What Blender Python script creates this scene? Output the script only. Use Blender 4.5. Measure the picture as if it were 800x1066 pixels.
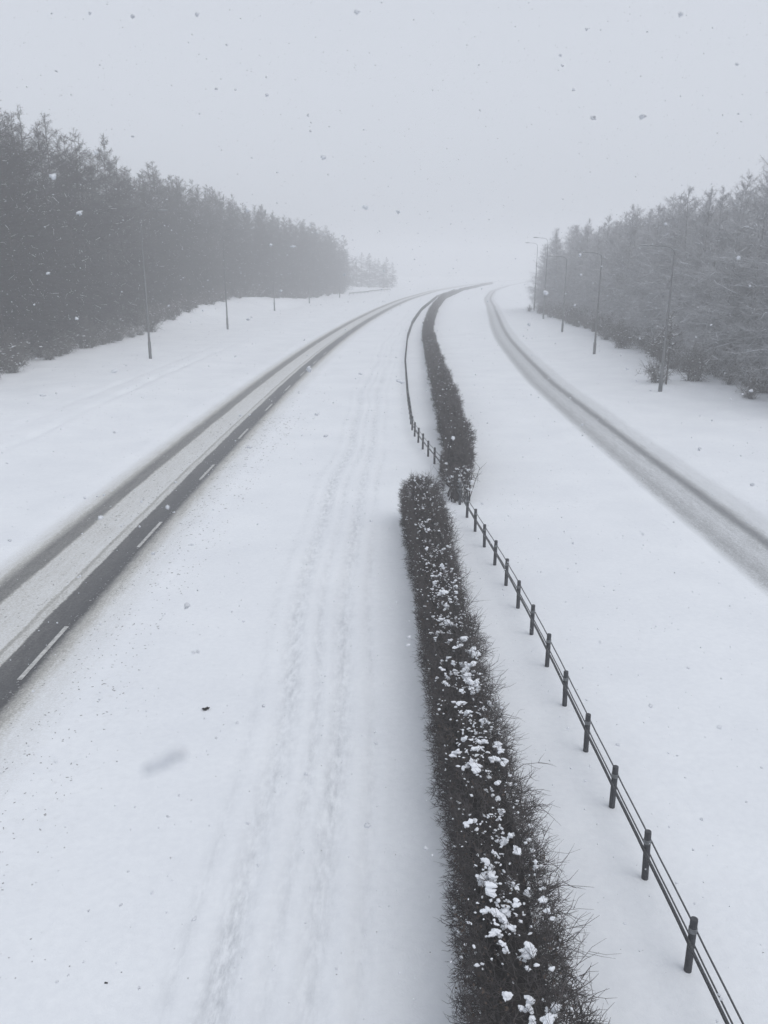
import bpy, math, random
import numpy as np

# ------------------------------------------------------------------ camera, world, sun, exposure
for o in list(bpy.data.objects):
    bpy.data.objects.remove(o)
S = bpy.context.scene
COL = S.collection
R = math.radians
CAM_H = 7.2

cam = bpy.data.cameras.new('camera')
camo = bpy.data.objects.new('camera', cam)
COL.objects.link(camo)
cam.sensor_fit = 'VERTICAL'
cam.sensor_height = 36.0
cam.sensor_width = 27.0
cam.lens = 36.0 * 860 / 1066
cam.clip_start = 0.05
cam.clip_end = 4000
camo.location = (0, 0, CAM_H)
camo.rotation_euler = (R(90 - 16.4), 0, 0)
cam.dof.use_dof = True               # a phone lens: only flakes within arm's reach go soft
cam.dof.focus_distance = 22.0
cam.dof.aperture_fstop = 11.0
S.camera = camo

W = bpy.data.worlds.new('World')
S.world = W
W.use_nodes = True
nt = W.node_tree
nt.nodes.clear()
sky = nt.nodes.new('ShaderNodeTexSky')
sky.sky_type = 'NISHITA'
sky.sun_disc = False
SUN_EL, SUN_AZ = 58.0, 125.0         # azimuth clockwise from +Y: behind the camera, to the right
sky.sun_elevation = R(SUN_EL)
sky.sun_rotation = R(SUN_AZ)
sky.air_density = 1.0
sky.dust_density = 6.0
hs = nt.nodes.new('ShaderNodeHueSaturation')
hs.inputs['Saturation'].default_value = 0.18
mixc = nt.nodes.new('ShaderNodeMix')
mixc.data_type = 'RGBA'
mixc.inputs[0].default_value = 0.72                     # closed cloud cover
mixc.inputs[7].default_value = (7.25, 7.72, 8.6, 1)
bg = nt.nodes.new('ShaderNodeBackground')
bg.inputs['Strength'].default_value = 0.12
wo = nt.nodes.new('ShaderNodeOutputWorld')
nt.links.new(sky.outputs[0], hs.inputs['Color'])
nt.links.new(hs.outputs[0], mixc.inputs[6])
nt.links.new(mixc.outputs[2], bg.inputs['Color'])
nt.links.new(bg.outputs[0], wo.inputs['Surface'])

sun = bpy.data.lights.new('sun', 'SUN')
sun.energy = 0.6
sun.angle = R(40)
sun.color = (1.0, 0.97, 0.93)
suno = bpy.data.objects.new('sun', sun)
COL.objects.link(suno)
suno.rotation_euler = (R(90 - SUN_EL), 0, R(180 - SUN_AZ))
suno.location = (20, -20, 60)

S.view_settings.view_transform = 'Standard'
S.view_settings.look = 'None'
S.view_settings.gamma = 1.0
S.view_settings.exposure = -0.17
S.view_settings.use_curve_mapping = False
S.cycles.use_denoising = True
S.cycles.max_bounces = 6
S.cycles.diffuse_bounces = 3
S.cycles.volume_bounces = 3
S.cycles.transparent_max_bounces = 8

HAZE_DENSITY = 0.0038

rng = np.random.default_rng(7)
random.seed(7)

# ------------------------------------------------------------------ helpers
def mesh_obj(name, V, F, mat, parent=None, smooth=False, uv=None):
    me = bpy.data.meshes.new(name)
    V = np.asarray(V, dtype=np.float32).reshape(-1, 3)
    if isinstance(F, np.ndarray):
        k = F.shape[1]
        me.vertices.add(len(V))
        me.vertices.foreach_set('co', V.ravel())
        me.loops.add(F.size)
        me.loops.foreach_set('vertex_index', F.astype(np.int32).ravel())
        me.polygons.add(len(F))
        me.polygons.foreach_set('loop_start', np.arange(0, F.size, k, dtype=np.int32))
        me.update(calc_edges=True)
    else:
        me.from_pydata([tuple(v) for v in V], [], F)
    if uv is not None:
        lay = me.uv_layers.new(name='UVMap')
        idx = np.empty(len(me.loops), dtype=np.int32)
        me.loops.foreach_get('vertex_index', idx)
        lay.data.foreach_set('uv', np.asarray(uv, dtype=np.float32)[idx].ravel())
    if smooth:
        me.polygons.foreach_set('use_smooth', np.ones(len(me.polygons), dtype=bool))
    me.validate()
    if mat:
        me.materials.append(mat)
    o = bpy.data.objects.new(name, me)
    COL.objects.link(o)
    if parent:
        o.parent = parent
    return o


def empty(name, loc):
    o = bpy.data.objects.new(name, None)
    o.location = loc
    COL.objects.link(o)
    return o


def tag(o, label=None, cat=None, group=None, kind=None):
    if label: o['label'] = label
    if cat: o['category'] = cat
    if group: o['group'] = group
    if kind: o['kind'] = kind
    return o


def copy_tree(src, parent=None):
    c = src.copy()
    COL.objects.link(c)
    if parent:
        c.parent = parent
    for ch in list(src.children):
        copy_tree(ch, c)
    return c


def unit(a):
    return a / np.maximum(np.linalg.norm(a, axis=-1, keepdims=True), 1e-9)


def tubes(P0, P1, r0, r1, sides=3):
    """n tapered prisms between P0 and P1 -> V, F (quads, open ends)."""
    P0 = np.asarray(P0, float); P1 = np.asarray(P1, float)
    n = len(P0)
    d = unit(P1 - P0)
    ref = np.where(np.abs(d[:, 2:3]) > 0.9, np.array([[1.0, 0, 0]]), np.array([[0, 0, 1.0]]))
    a = unit(np.cross(d, ref)); b = np.cross(d, a)
    ang = np.arange(sides) * 2 * math.pi / sides
    ring = a[:, None, :] * np.cos(ang)[None, :, None] + b[:, None, :] * np.sin(ang)[None, :, None]
    r0 = np.broadcast_to(np.asarray(r0, float), (n,)); r1 = np.broadcast_to(np.asarray(r1, float), (n,))
    V0 = P0[:, None, :] + ring * r0[:, None, None]
    V1 = P1[:, None, :] + ring * r1[:, None, None]
    V = np.concatenate([V0, V1], axis=1).reshape(-1, 3)
    base = (np.arange(n) * 2 * sides)[:, None]
    F = []
    for k in range(sides):
        k2 = (k + 1) % sides
        F.append(np.concatenate([base + k, base + k2, base + sides + k2, base + sides + k], axis=1))
    return V, np.concatenate(F, axis=0)


class Acc:
    def __init__(self): self.V = []; self.F = []; self.n = 0
    def add(self, V, F):
        self.V.append(V); self.F.append(F + self.n); self.n += len(V)
    def tubes(self, *a, **k): self.add(*tubes(*a, **k))
    def build(self, name, mat, parent=None, smooth=False):
        if len({f.shape[1] for f in self.F}) > 1:
            self.F = [f if f.shape[1] == 3 else np.concatenate([f[:, :3], f[:, [0, 2, 3]]]) for f in self.F]
        return mesh_obj(name, np.concatenate(self.V), np.concatenate(self.F), mat, parent, smooth)


def ico(sub):
    t = (1 + 5 ** .5) / 2
    V = [(-1, t, 0), (1, t, 0), (-1, -t, 0), (1, -t, 0), (0, -1, t), (0, 1, t), (0, -1, -t), (0, 1, -t), (t, 0, -1), (t, 0, 1), (-t, 0, -1), (-t, 0, 1)]
    F = [(0, 11, 5), (0, 5, 1), (0, 1, 7), (0, 7, 10), (0, 10, 11), (1, 5, 9), (5, 11, 4), (11, 10, 2), (10, 7, 6), (7, 1, 8), (3, 9, 4), (3, 4, 2), (3, 2, 6), (3, 6, 8), (3, 8, 9), (4, 9, 5), (2, 4, 11), (6, 2, 10), (8, 6, 7), (9, 8, 1)]
    V = [np.array(v, float) / np.linalg.norm(v) for v in V]
    for _ in range(sub):
        mid = {}; nf = []
        def m(i, j):
            k = (min(i, j), max(i, j))
            if k not in mid:
                v = V[i] + V[j]; V.append(v / np.linalg.norm(v)); mid[k] = len(V) - 1
            return mid[k]
        for a, b, c in F:
            ab, bc, ca = m(a, b), m(b, c), m(c, a)
            nf += [(a, ab, ca), (b, bc, ab), (c, ca, bc), (ab, bc, ca)]
        F = nf
    return np.array(V), np.array(F)


ICO = [ico(0), ico(1), ico(2), ico(3)]


def lumps(C, size, sub=1, rough=0.25, flat=1.0):
    """irregular blobs at C with per-lump xyz sizes -> V, F (tris)."""
    bv, bf = ICO[sub]
    n = len(C)
    sz = np.asarray(size, float).reshape(n, -1) * np.ones((n, 3))
    k = rng.normal(size=(n, 3, 3))
    ph = rng.uniform(0, 6.28, size=(n, 3))
    disp = np.ones((n, len(bv)))
    for q in range(3):
        disp += rough * 0.5 * np.sin(np.einsum('vc,nc->nv', bv * (1.4 + q), k[:, q]) * 1.6 + ph[:, q:q + 1])
    yaw = rng.uniform(0, 6.28, n)
    P = bv[None] * disp[..., None] * sz[:, None, :]
    P[..., 2] *= flat
    c, s = np.cos(yaw)[:, None], np.sin(yaw)[:, None]
    X = P[..., 0] * c - P[..., 1] * s; Y = P[..., 0] * s + P[..., 1] * c
    P = np.stack([X, Y, P[..., 2]], -1) + np.asarray(C)[:, None, :]
    F = (bf[None] + (np.arange(n) * len(bv))[:, None, None]).reshape(-1, 3)
    return P.reshape(-1, 3), F


_perm = rng.uniform(-1, 1, size=(256, 256))
def noise2(x, y):
    x = np.asarray(x, float); y = np.asarray(y, float)
    xi = np.floor(x).astype(int); yi = np.floor(y).astype(int)
    fx = x - xi; fy = y - yi
    fx = fx * fx * (3 - 2 * fx); fy = fy * fy * (3 - 2 * fy)
    g = lambda i, j: _perm[i & 255, j & 255]
    return (g(xi, yi) * (1 - fx) + g(xi + 1, yi) * fx) * (1 - fy) + (g(xi, yi + 1) * (1 - fx) + g(xi + 1, yi + 1) * fx) * fy


def sstep(a, b, x):
    t = np.clip((np.asarray(x, float) - a) / (b - a), 0, 1)
    return t * t * (3 - 2 * t)


# ------------------------------------------------------------------ lie of the land (metres, camera looks along +Y)
_ys = np.array([-60, 0, 30, 60, 82, 100, 125, 168, 216, 295, 390, 500, 700, 1000.])
_xs = np.array([0, 0, 0.05, 0.8, 1.6, 2.6, 4.3, 7.9, 12.8, 24, 43, 70, 130, 230.])
_yy = np.linspace(-60, 1000, 1061)
_xx = np.interp(_yy, _ys, _xs)
for _ in range(3):
    _xx = np.convolve(np.pad(_xx, 12, mode='reflect', reflect_type='odd'), np.ones(25) / 25, mode='valid')
def cx(y): return np.interp(y, _yy, _xx)                       # sideways drift of the whole road, curving right
def right_t(y): return np.interp(y, [0, 55, 92, 133, 170, 400], [-.6, -.6, 0.4, 1.9, 2.8, 3.2])
def left_t(y): return np.interp(y, [0, 60, 160, 240, 400], [0, 0, 0.4, 1.0, 1.4])


def ground_z(x, y):
    x = np.asarray(x, float); y = np.asarray(y, float)
    t = x - cx(y)
    z = 0.05 * noise2(x * .16 + 9, y * .11) + 0.025 * noise2(x * .5, y * .33) + 0.008 * noise2(x * 1.7, y * 1.1)
    # both carriageways scooped a little below the lying snow
    tl = t - left_t(y); tr = t - right_t(y)
    carr = sstep(-10.9, -9.9, tl) * (1 - sstep(-6.2, -4.2, tl)) + sstep(8.6, 9.5, tr) * (1 - sstep(11.6, 12.8, tr))
    z = z * (1 - .8 * carr) - 0.06 * carr
    # old wheel ruts in the hard strip
    wob = 0.16 * np.sin(y * .21) + 0.07 * np.sin(y * .57 + 1)
    brk = 0.65 + 0.35 * noise2(y * .7, t * 2)
    for tc, w, dep in ((-1.82, .17, .038), (-0.84, .16, .03), (-1.32, .12, .018), (-0.32, .10, .014)):
        u = (t - tc - wob * (1 if tc < -1 else .6)) / w
        z -= dep * np.exp(-u * u) * brk
        z += dep * .35 * (np.exp(-(u - 2) ** 2) + np.exp(-(u + 2) ** 2)) * brk
    # footpath edge on the left verge, verge banks rising to the woods
    for off, dep in ((15.3, .11), (16.9, .07)):
        e = (t + off + .012 * y + .12 * noise2(y * .25, off)) / .30
        z -= dep * (.75 + .5 * noise2(y * .4, off * 3)) * np.exp(-e * e) * (1 - sstep(55, 95, y))
    z += .035 * noise2(x * .8 + 4, y * .45) * (sstep(-12, -14, t) + sstep(13.5, 15, t))
    for tw, wd, hh in ((-10.35, .35, .05), (-5.55, .45, .035)):
        z += hh * np.exp(-((tl - tw + .15 * noise2(y * .3, tw)) / wd) ** 2) * (.6 + .8 * np.abs(noise2(y * 1.3, x * 1.1)))
    for tw, wd, hh in ((9.05, .4, .03), (12.35, .45, .045)):
        z += hh * np.exp(-((tr - tw + .15 * noise2(y * .3, tw)) / wd) ** 2) * (.6 + .8 * np.abs(noise2(y * 1.3, x * 1.1)))
    z += 0.22 * sstep(-12.5, -16, t) + 0.15 * sstep(14, 18, t)
    bank = sstep(85, 125, y) * (1 - sstep(150, 215, y))
    z += 1.7 * bank * sstep(-22.5, -32, t) + .25 * bank * noise2(x * .3, y * .14) * sstep(-21, -25, t)
    z += 0.8 * sstep(-25, -45, t) + .8 * sstep(24, 45, t)
    # drift heaped along the hedge foot
    z += 0.05 * np.exp(-((x - 1.15) / .9) ** 2) * (y < 30)
    return z


def gz(x, y): return float(ground_z(np.array([x]), np.array([y]))[0])


# ------------------------------------------------------------------ materials
def mat_new(name):
    m = bpy.data.materials.new(name)
    m.use_nodes = True
    b = m.node_tree.nodes['Principled BSDF']
    return m, m.node_tree, b


def N(t, kind, **kw):
    n = t.nodes.new(kind)
    for k, v in kw.items():
        setattr(n, k, v)
    return n


def noise_node(t, vec, scale, detail=4, rough=.55):
    n = N(t, 'ShaderNodeTexNoise')
    n.inputs['Scale'].default_value = scale
    n.inputs['Detail'].default_value = detail
    n.inputs['Roughness'].default_value = rough
    if vec is not None:
        t.links.new(vec, n.inputs['Vector'])
    return n


def ramp(t, fac, stops):
    r = N(t, 'ShaderNodeValToRGB')
    el = r.color_ramp.elements
    while len(el) < len(stops):
        el.new(0.5)
    for e, (p, c) in zip(el, stops):
        e.position = p
        e.color = (c, c, c, 1) if isinstance(c, (int, float)) else (*c, 1)
    t.links.new(fac, r.inputs['Fac'])
    return r


def mixrgb(t, fac, a, b):
    m = N(t, 'ShaderNodeMix', data_type='RGBA')
    if isinstance(fac, (int, float)): m.inputs[0].default_value = fac
    else: t.links.new(fac, m.inputs[0])
    for i, v in ((6, a), (7, b)):
        if isinstance(v, tuple): m.inputs[i].default_value = (*v, 1)
        else: t.links.new(v, m.inputs[i])
    return m.outputs[2]


def math_n(t, op, a, b=None, clamp=False):
    m = N(t, 'ShaderNodeMath', operation=op, use_clamp=clamp)
    for i, v in ((0, a), (1, b)):
        if v is None: continue
        if isinstance(v, (int, float)): m.inputs[i].default_value = v
        else: t.links.new(v, m.inputs[i])
    return m.outputs[0]


SNOW = (0.805, 0.826, 0.852)
SNOW_D = (0.735, 0.757, 0.79)


def snow_colour(t, co):
    """lying snow: fresh powder with slightly greyer, icier patches."""
    n1 = noise_node(t, co, 0.35, 5, .6)
    n2 = noise_node(t, co, 9.0, 4, .6)
    f = math_n(t, 'ADD', math_n(t, 'MULTIPLY', n1.outputs[0], .6), math_n(t, 'MULTIPLY', n2.outputs[0], .4))
    r = ramp(t, f, [(.38, 0.0), (.64, 1.0)])
    return mixrgb(t, r.outputs[0], SNOW_D, SNOW)


def snow_bump(t, co, b, strength=.35):
    n1 = noise_node(t, co, 3.0, 6, .6)
    n2 = noise_node(t, co, 38.0, 3, .6)
    h = math_n(t, 'ADD', math_n(t, 'MULTIPLY', n1.outputs[0], .05), math_n(t, 'MULTIPLY', n2.outputs[0], .008))
    bp = N(t, 'ShaderNodeBump')
    bp.inputs['Strength'].default_value = strength
    bp.inputs['Distance'].default_value = 1.0
    t.links.new(h, bp.inputs['Height'])
    t.links.new(bp.outputs[0], b.inputs['Normal'])


def make_snow_ground():
    m, t, b = mat_new('snow_ground')
    tc = N(t, 'ShaderNodeTexCoord')
    co = tc.outputs['Object']
    base = snow_colour(t, co)
    # wheel ruts: packed grey snow with torn feathery edges, in road metres (u across, v along)
    uv = N(t, 'ShaderNodeUVMap'); uv.uv_map = 'UVMap'
    sep = N(t, 'ShaderNodeSeparateXYZ'); t.links.new(uv.outputs[0], sep.inputs[0])
    u, v = sep.outputs[0], sep.outputs[1]
    wob = math_n(t, 'ADD', math_n(t, 'MULTIPLY', math_n(t, 'SINE', math_n(t, 'MULTIPLY', v, .21)), .16),
                 math_n(t, 'MULTIPLY', math_n(t, 'SINE', math_n(t, 'ADD', math_n(t, 'MULTIPLY', v, .57), 1.0)), .07))
    stretch = N(t, 'ShaderNodeMapping'); stretch.inputs['Scale'].default_value = (5.5, 1.6, 1)
    t.links.new(uv.outputs[0], stretch.inputs[0])
    nn = noise_node(t, stretch.outputs[0], 1.6, 8, .72)
    long_n = N(t, 'ShaderNodeMapping'); long_n.inputs['Scale'].default_value = (.8, .16, 1)
    t.links.new(uv.outputs[0], long_n.inputs[0])
    ln = noise_node(t, long_n.outputs[0], 1.5, 3, .5)
    total = None
    for tcn, w, amt, wf in ((-1.82, .30, 1.0, 1), (-0.84, .28, .9, .6), (-1.32, .18, .6, 1), (-0.32, .16, .45, .6), (-2.35, .16, .4, 1)):
        d = math_n(t, 'ABSOLUTE', math_n(t, 'SUBTRACT', math_n(t, 'SUBTRACT', u, tcn), math_n(t, 'MULTIPLY', wob, wf)))
        g = math_n(t, 'MULTIPLY', math_n(t, 'SUBTRACT', 1.0, math_n(t, 'DIVIDE', d, w), True), amt)
        total = g if total is None else math_n(t, 'MAXIMUM', total, g)
    fe = math_n(t, 'MULTIPLY', total, math_n(t, 'MULTIPLY', math_n(t, 'SUBTRACT', nn.outputs[0], .40, True), 4.2))
    fe = math_n(t, 'MULTIPLY', fe, math_n(t, 'MULTIPLY', math_n(t, 'SUBTRACT', ln.outputs[0], .20, True), 3.0), True)
    near = N(t, 'ShaderNodeMapRange'); near.inputs[1].default_value = 35; near.inputs[2].default_value = 90
    near.inputs[3].default_value = .62; near.inputs[4].default_value = .12
    t.links.new(v, near.inputs[0])
    fe = math_n(t, 'MULTIPLY', fe, near.outputs[0])
    base = mixrgb(t, fe, base, (.40, .42, .45))
    # dirty spray thrown off the cleared lane (u < -6)
    sp = noise_node(t, co, 7.0, 6, .75)
    reach = N(t, 'ShaderNodeMapRange'); reach.inputs[1].default_value = -5.9; reach.inputs[2].default_value = -3.4
    reach.inputs[3].default_value = .30; reach.inputs[4].default_value = 0
    t.links.new(u, reach.inputs[0])
    lim = math_n(t, 'GREATER_THAN', u, -8.0)
    spm = math_n(t, 'MULTIPLY', math_n(t, 'MULTIPLY', math_n(t, 'SUBTRACT', sp.outputs[0], .55, True), 6.0, True), math_n(t, 'MULTIPLY', reach.outputs[0], lim))
    base = mixrgb(t, spm, base, (.30, .29, .27))
    t.links.new(base, b.inputs['Base Color'])
    b.inputs['Roughness'].default_value = .7
    b.inputs['Specular IOR Level'].default_value = .25
    snow_bump(t, co, b)
    return m


def make_road(name, lo, hi, stops, dark, slush):
    """stops: (metres across, snow cover 0..1); cover is broken up by noise before it mixes asphalt, slush and snow."""
    m, t, b = mat_new(name)
    tc = N(t, 'ShaderNodeTexCoord'); co = tc.outputs['Object']
    uv = N(t, 'ShaderNodeUVMap'); uv.uv_map = 'UVMap'
    sep = N(t, 'ShaderNodeSeparateXYZ'); t.links.new(uv.outputs[0], sep.inputs[0])
    st = N(t, 'ShaderNodeMapping'); st.inputs['Scale'].default_value = (1.0, .22, 1)
    t.links.new(uv.outputs[0], st.inputs[0])
    warp = noise_node(t, st.outputs[0], 1.7, 5, .6)
    wfine = noise_node(t, co, 9.0, 5, .7)
    uu = math_n(t, 'ADD', sep.outputs[0], math_n(t, 'MULTIPLY', math_n(t, 'SUBTRACT', warp.outputs[0], .5), .13))
    uu = math_n(t, 'ADD', uu, math_n(t, 'MULTIPLY', math_n(t, 'SUBTRACT', wfine.outputs[0], .5), .16))
    mr = N(t, 'ShaderNodeMapRange'); mr.inputs[1].default_value = lo; mr.inputs[2].default_value = hi
    t.links.new(uu, mr.inputs[0])
    cov = ramp(t, mr.outputs[0], [((p - lo) / (hi - lo), c) for p, c in stops])
    st2 = N(t, 'ShaderNodeMapping'); st2.inputs['Scale'].default_value = (3.0, .35, 1)
    t.links.new(uv.outputs[0], st2.inputs[0])
    streak = noise_node(t, st2.outputs[0], 2.6, 5, .65)
    grit = noise_node(t, co, 26.0, 6, .8)
    br = math_n(t, 'ADD', math_n(t, 'MULTIPLY', math_n(t, 'SUBTRACT', streak.outputs[0], .5), .34),
                math_n(t, 'MULTIPLY', math_n(t, 'SUBTRACT', grit.outputs[0], .5), 1.25))
    mid = math_n(t, 'MULTIPLY', math_n(t, 'MULTIPLY', cov.outputs[0], math_n(t, 'SUBTRACT', 1.0, cov.outputs[0])), 4.0)
    c2 = math_n(t, 'ADD', cov.outputs[0], math_n(t, 'MULTIPLY', br, math_n(t, 'ADD', math_n(t, 'MULTIPLY', mid, .85), .15)), True)
    an = noise_node(t, co, 90.0, 3, .7)
    asph = mixrgb(t, an.outputs[0], tuple(x * .8 for x in dark), tuple(x * 1.25 for x in dark))
    lowf = N(t, 'ShaderNodeMapRange'); lowf.inputs[1].default_value = .05; lowf.inputs[2].default_value = .62
    t.links.new(c2, lowf.inputs[0])
    highf = N(t, 'ShaderNodeMapRange'); highf.inputs[1].default_value = .55; highf.inputs[2].default_value = .97
    t.links.new(c2, highf.inputs[0])
    c = mixrgb(t, lowf.outputs[0], asph, slush)
    c = mixrgb(t, highf.outputs[0], c, snow_colour(t, co))
    t.links.new(c, b.inputs['Base Color'])
    rr = N(t, 'ShaderNodeMapRange'); rr.inputs[1].default_value = 0; rr.inputs[2].default_value = .7
    rr.inputs[3].default_value = .42; rr.inputs[4].default_value = .75
    t.links.new(c2, rr.inputs[0]); t.links.new(rr.outputs[0], b.inputs['Roughness'])
    b.inputs['Specular IOR Level'].default_value = .3
    snow_bump(t, co, b, .3)
    return m


def simple(name, col, rough=.8, var=.35, scale=6.0, spec=.2):
    m, t, b = mat_new(name)
    tc = N(t, 'ShaderNodeTexCoord')
    n = noise_node(t, tc.outputs['Object'], scale, 4, .6)
    r = ramp(t, n.outputs[0], [(.3, 0.0), (.7, 1.0)])
    c = mixrgb(t, r.outputs[0], tuple(x * (1 - var) for x in col), tuple(x * (1 + var) for x in col))
    t.links.new(c, b.inputs['Base Color'])
    b.inputs['Roughness'].default_value = rough
    b.inputs['Specular IOR Level'].default_value = spec
    return m


M_SNOW = make_snow_ground()
M_SNOWCAP = simple('settled_snow', (.82, .84, .88), .7, .05, 20)
M_TWIG = simple('hedge_twig', (.088, .080, .079), .85, .65, 9)
M_LEAF = simple('withered_leaf', (.085, .066, .055), .9, .5, 14)
M_CORE = simple('hedge_inner_shade', (.030, .026, .025), .95, .5, 12)  # solid core behind the twigs; shade of the gaps put into its colour
M_LARCH = simple('larch_twig', (.030, .028, .027), .9, .3, 1.2)
M_LARCH2 = simple('frosted_twig', (.44, .445, .46), .9, .3, 1.2)
M_BARK2 = simple('frosted_bark', (.24, .24, .245), .9, .4, 3)
M_BARK = simple('bark', (.055, .047, .042), .9, .4, 3)
M_SHRUB = simple('shrub_twig', (.12, .112, .108), .9, .4, 3)
M_POST = simple('weathered_post', (.050, .052, .058), .65, .35, 14, .4)
M_COLLAR = simple('galvanised_collar', (.17, .18, .19), .5, .3, 18, .5)
M_CABLE = simple('steel_cable', (.070, .073, .078), .55, .3, 30, .4)
M_LAMP = simple('lamp_paint', (.125, .13, .135), .6, .2, 5, .4)
M_LANTERN = simple('lantern_casing', (.22, .23, .24), .5, .15, 8, .4)
M_FLAKE = simple('snowflake', (.66, .68, .715), .9, .05, 40)
M_CLOD = simple('frozen_grit', (.035, .034, .034), .9, .4, 60)
M_CRUMB = simple('slush_crumb', (.34, .34, .345), .9, .5, 40)
M_PAINT = simple('road_paint', (.46, .46, .45), .75, .38, 11)
M_RAIL = simple('rail_steel', (.16, .165, .17), .6, .2, 3, .4)

# ------------------------------------------------------------------ ground sheet and carriageways
def shift_t(T, Y):
    """the lanes drift apart a little with distance; the verges follow their own lane"""
    wl = 1 - sstep(-5.0, 0.0, T); wr = sstep(3.0, 8.5, T)
    return left_t(Y) * wl + right_t(Y) * wr


ys = [-24.0]
while ys[-1] < 690:
    y = ys[-1]
    ys.append(y + (0.3 if y < 30 else 0.3 + (y - 30) * .018))
ys = np.array(ys)
fine = np.concatenate([np.arange(-28, -18, .35), np.arange(-18, -11.2, .13), np.arange(-11.2, 3.6, .07), np.arange(3.6, 8.5, .3), np.arange(8.5, 13, .12), np.arange(13.1, 28, .4)])
coarse = np.geomspace(1, 330, 42)
tcols = np.concatenate([-28 - coarse[::-1], fine, 28 + coarse])
LZ, LHI = -10.7, -5.2
RLO, RHI = 8.7, 12.7
T, Y = np.meshgrid(tcols, ys)
X = cx(Y) + T + shift_t(T, Y)
Z = ground_z(X, Y)
GV = np.stack([X, Y, Z], -1).reshape(-1, 3)
GUV = np.stack([T, Y], -1).reshape(-1, 2)
nrow, ncol = T.shape
def grid_part(name, mat, keep):
    """the faces of the land sheet whose column centre passes keep: neighbours share their edge exactly"""
    tc_ = (tcols[:-1] + tcols[1:]) / 2
    cols = np.nonzero(keep(tc_))[0]
    i = (np.arange(nrow - 1)[:, None] * ncol + cols[None]).ravel()
    F = np.stack([i, i + 1, i + ncol + 1, i + ncol], 1)
    u, inv = np.unique(F, return_inverse=True)
    return mesh_obj(name, GV[u], inv.reshape(F.shape), mat, None, True, uv=GUV[u])


in_l = lambda t: (t > LZ) & (t < LHI)
in_r = lambda t: (t > RLO) & (t < RHI)
tag(grid_part('snow_ground', M_SNOW, lambda t: ~(in_l(t) | in_r(t))), kind='structure')
M_ROAD_L = make_road('slushy_lane', LZ, LHI,
    [(-10.7, 1.0), (-10.0, .98), (-9.45, .66), (-9.15, .20), (-8.76, .22), (-8.66, .66), (-7.66, .73), (-7.62, .46), (-7.57, .47), (-7.53, .64), (-7.37, .62), (-7.33, .12), (-6.66, .05), (-6.50, .46), (-6.1, .82), (-5.2, 1.0)],
    (.060, .061, .065), (.48, .475, .45))
road_l = tag(grid_part('left_carriageway', M_ROAD_L, in_l), kind='structure')
M_ROAD_R = make_road('packed_slush_lane', RLO, RHI,
    [(8.7, 1.0), (9.3, .97), (9.62, .60), (9.85, .50), (10.1, .58), (10.45, .66), (10.8, .60), (10.98, .27), (11.12, .25), (11.3, .56), (11.5, .76), (11.95, .83), (12.2, .97), (12.7, 1.0)],
    (.095, .098, .104), (.44, .45, .46))
tag(grid_part('right_carriageway', M_ROAD_R, in_r), kind='structure')

# lane line dashes, just showing at the edge of the cleared track
y = 6.2
while y < 75:
    yy = np.linspace(y, y + 2.35, 9)
    V = []
    for q in yy:
        for t_ in (-6.80, -6.705):
            x = cx(q) + t_ + left_t(q)
            V.append((x, q, gz(x, q) + .008))
    V = np.array(V)
    i = np.arange(8) * 2
    F = np.stack([i, i + 1, i + 3, i + 2], 1)
    mesh_obj('lane_dash', V, F, M_PAINT, road_l)
    y += 7.52

# ------------------------------------------------------------------ hedges
def hedge_profile_points(n, y0, y1, xc, half, h, longside=0.0):
    """random points on the clipped faces: left, right, top -> P, outward normal."""
    y = rng.uniform(y0, y1, n)
    f = rng.uniform(0, 1, n)
    X = xc(y); H = h(y)
    hw = half(y) if callable(half) else np.full(n, half)
    per = 2 * H + 2 * hw
    d = f * per
    P = np.zeros((n, 3)); Nn = np.zeros((n, 3))
    a = d < H; c = d > H + 2 * hw; b_ = ~(a | c)
    P[a] = np.stack([(X - hw)[a], y[a], d[a]], 1); Nn[a] = (-1, 0, .15)
    P[b_] = np.stack([(X - hw + d - H)[b_], y[b_], H[b_]], 1); Nn[b_] = (0, 0, 1)
    P[c] = np.stack([(X + hw)[c], y[c], (per - d)[c]], 1); Nn[c] = (1, 0, .15)
    # rounded shoulders
    u = (P[:, 0] - X) / hw
    drop = .12 * sstep(.55, 1, np.abs(u)) * (P[:, 2] > .8 * H)
    P[:, 2] -= drop
    return P, Nn, y


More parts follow.
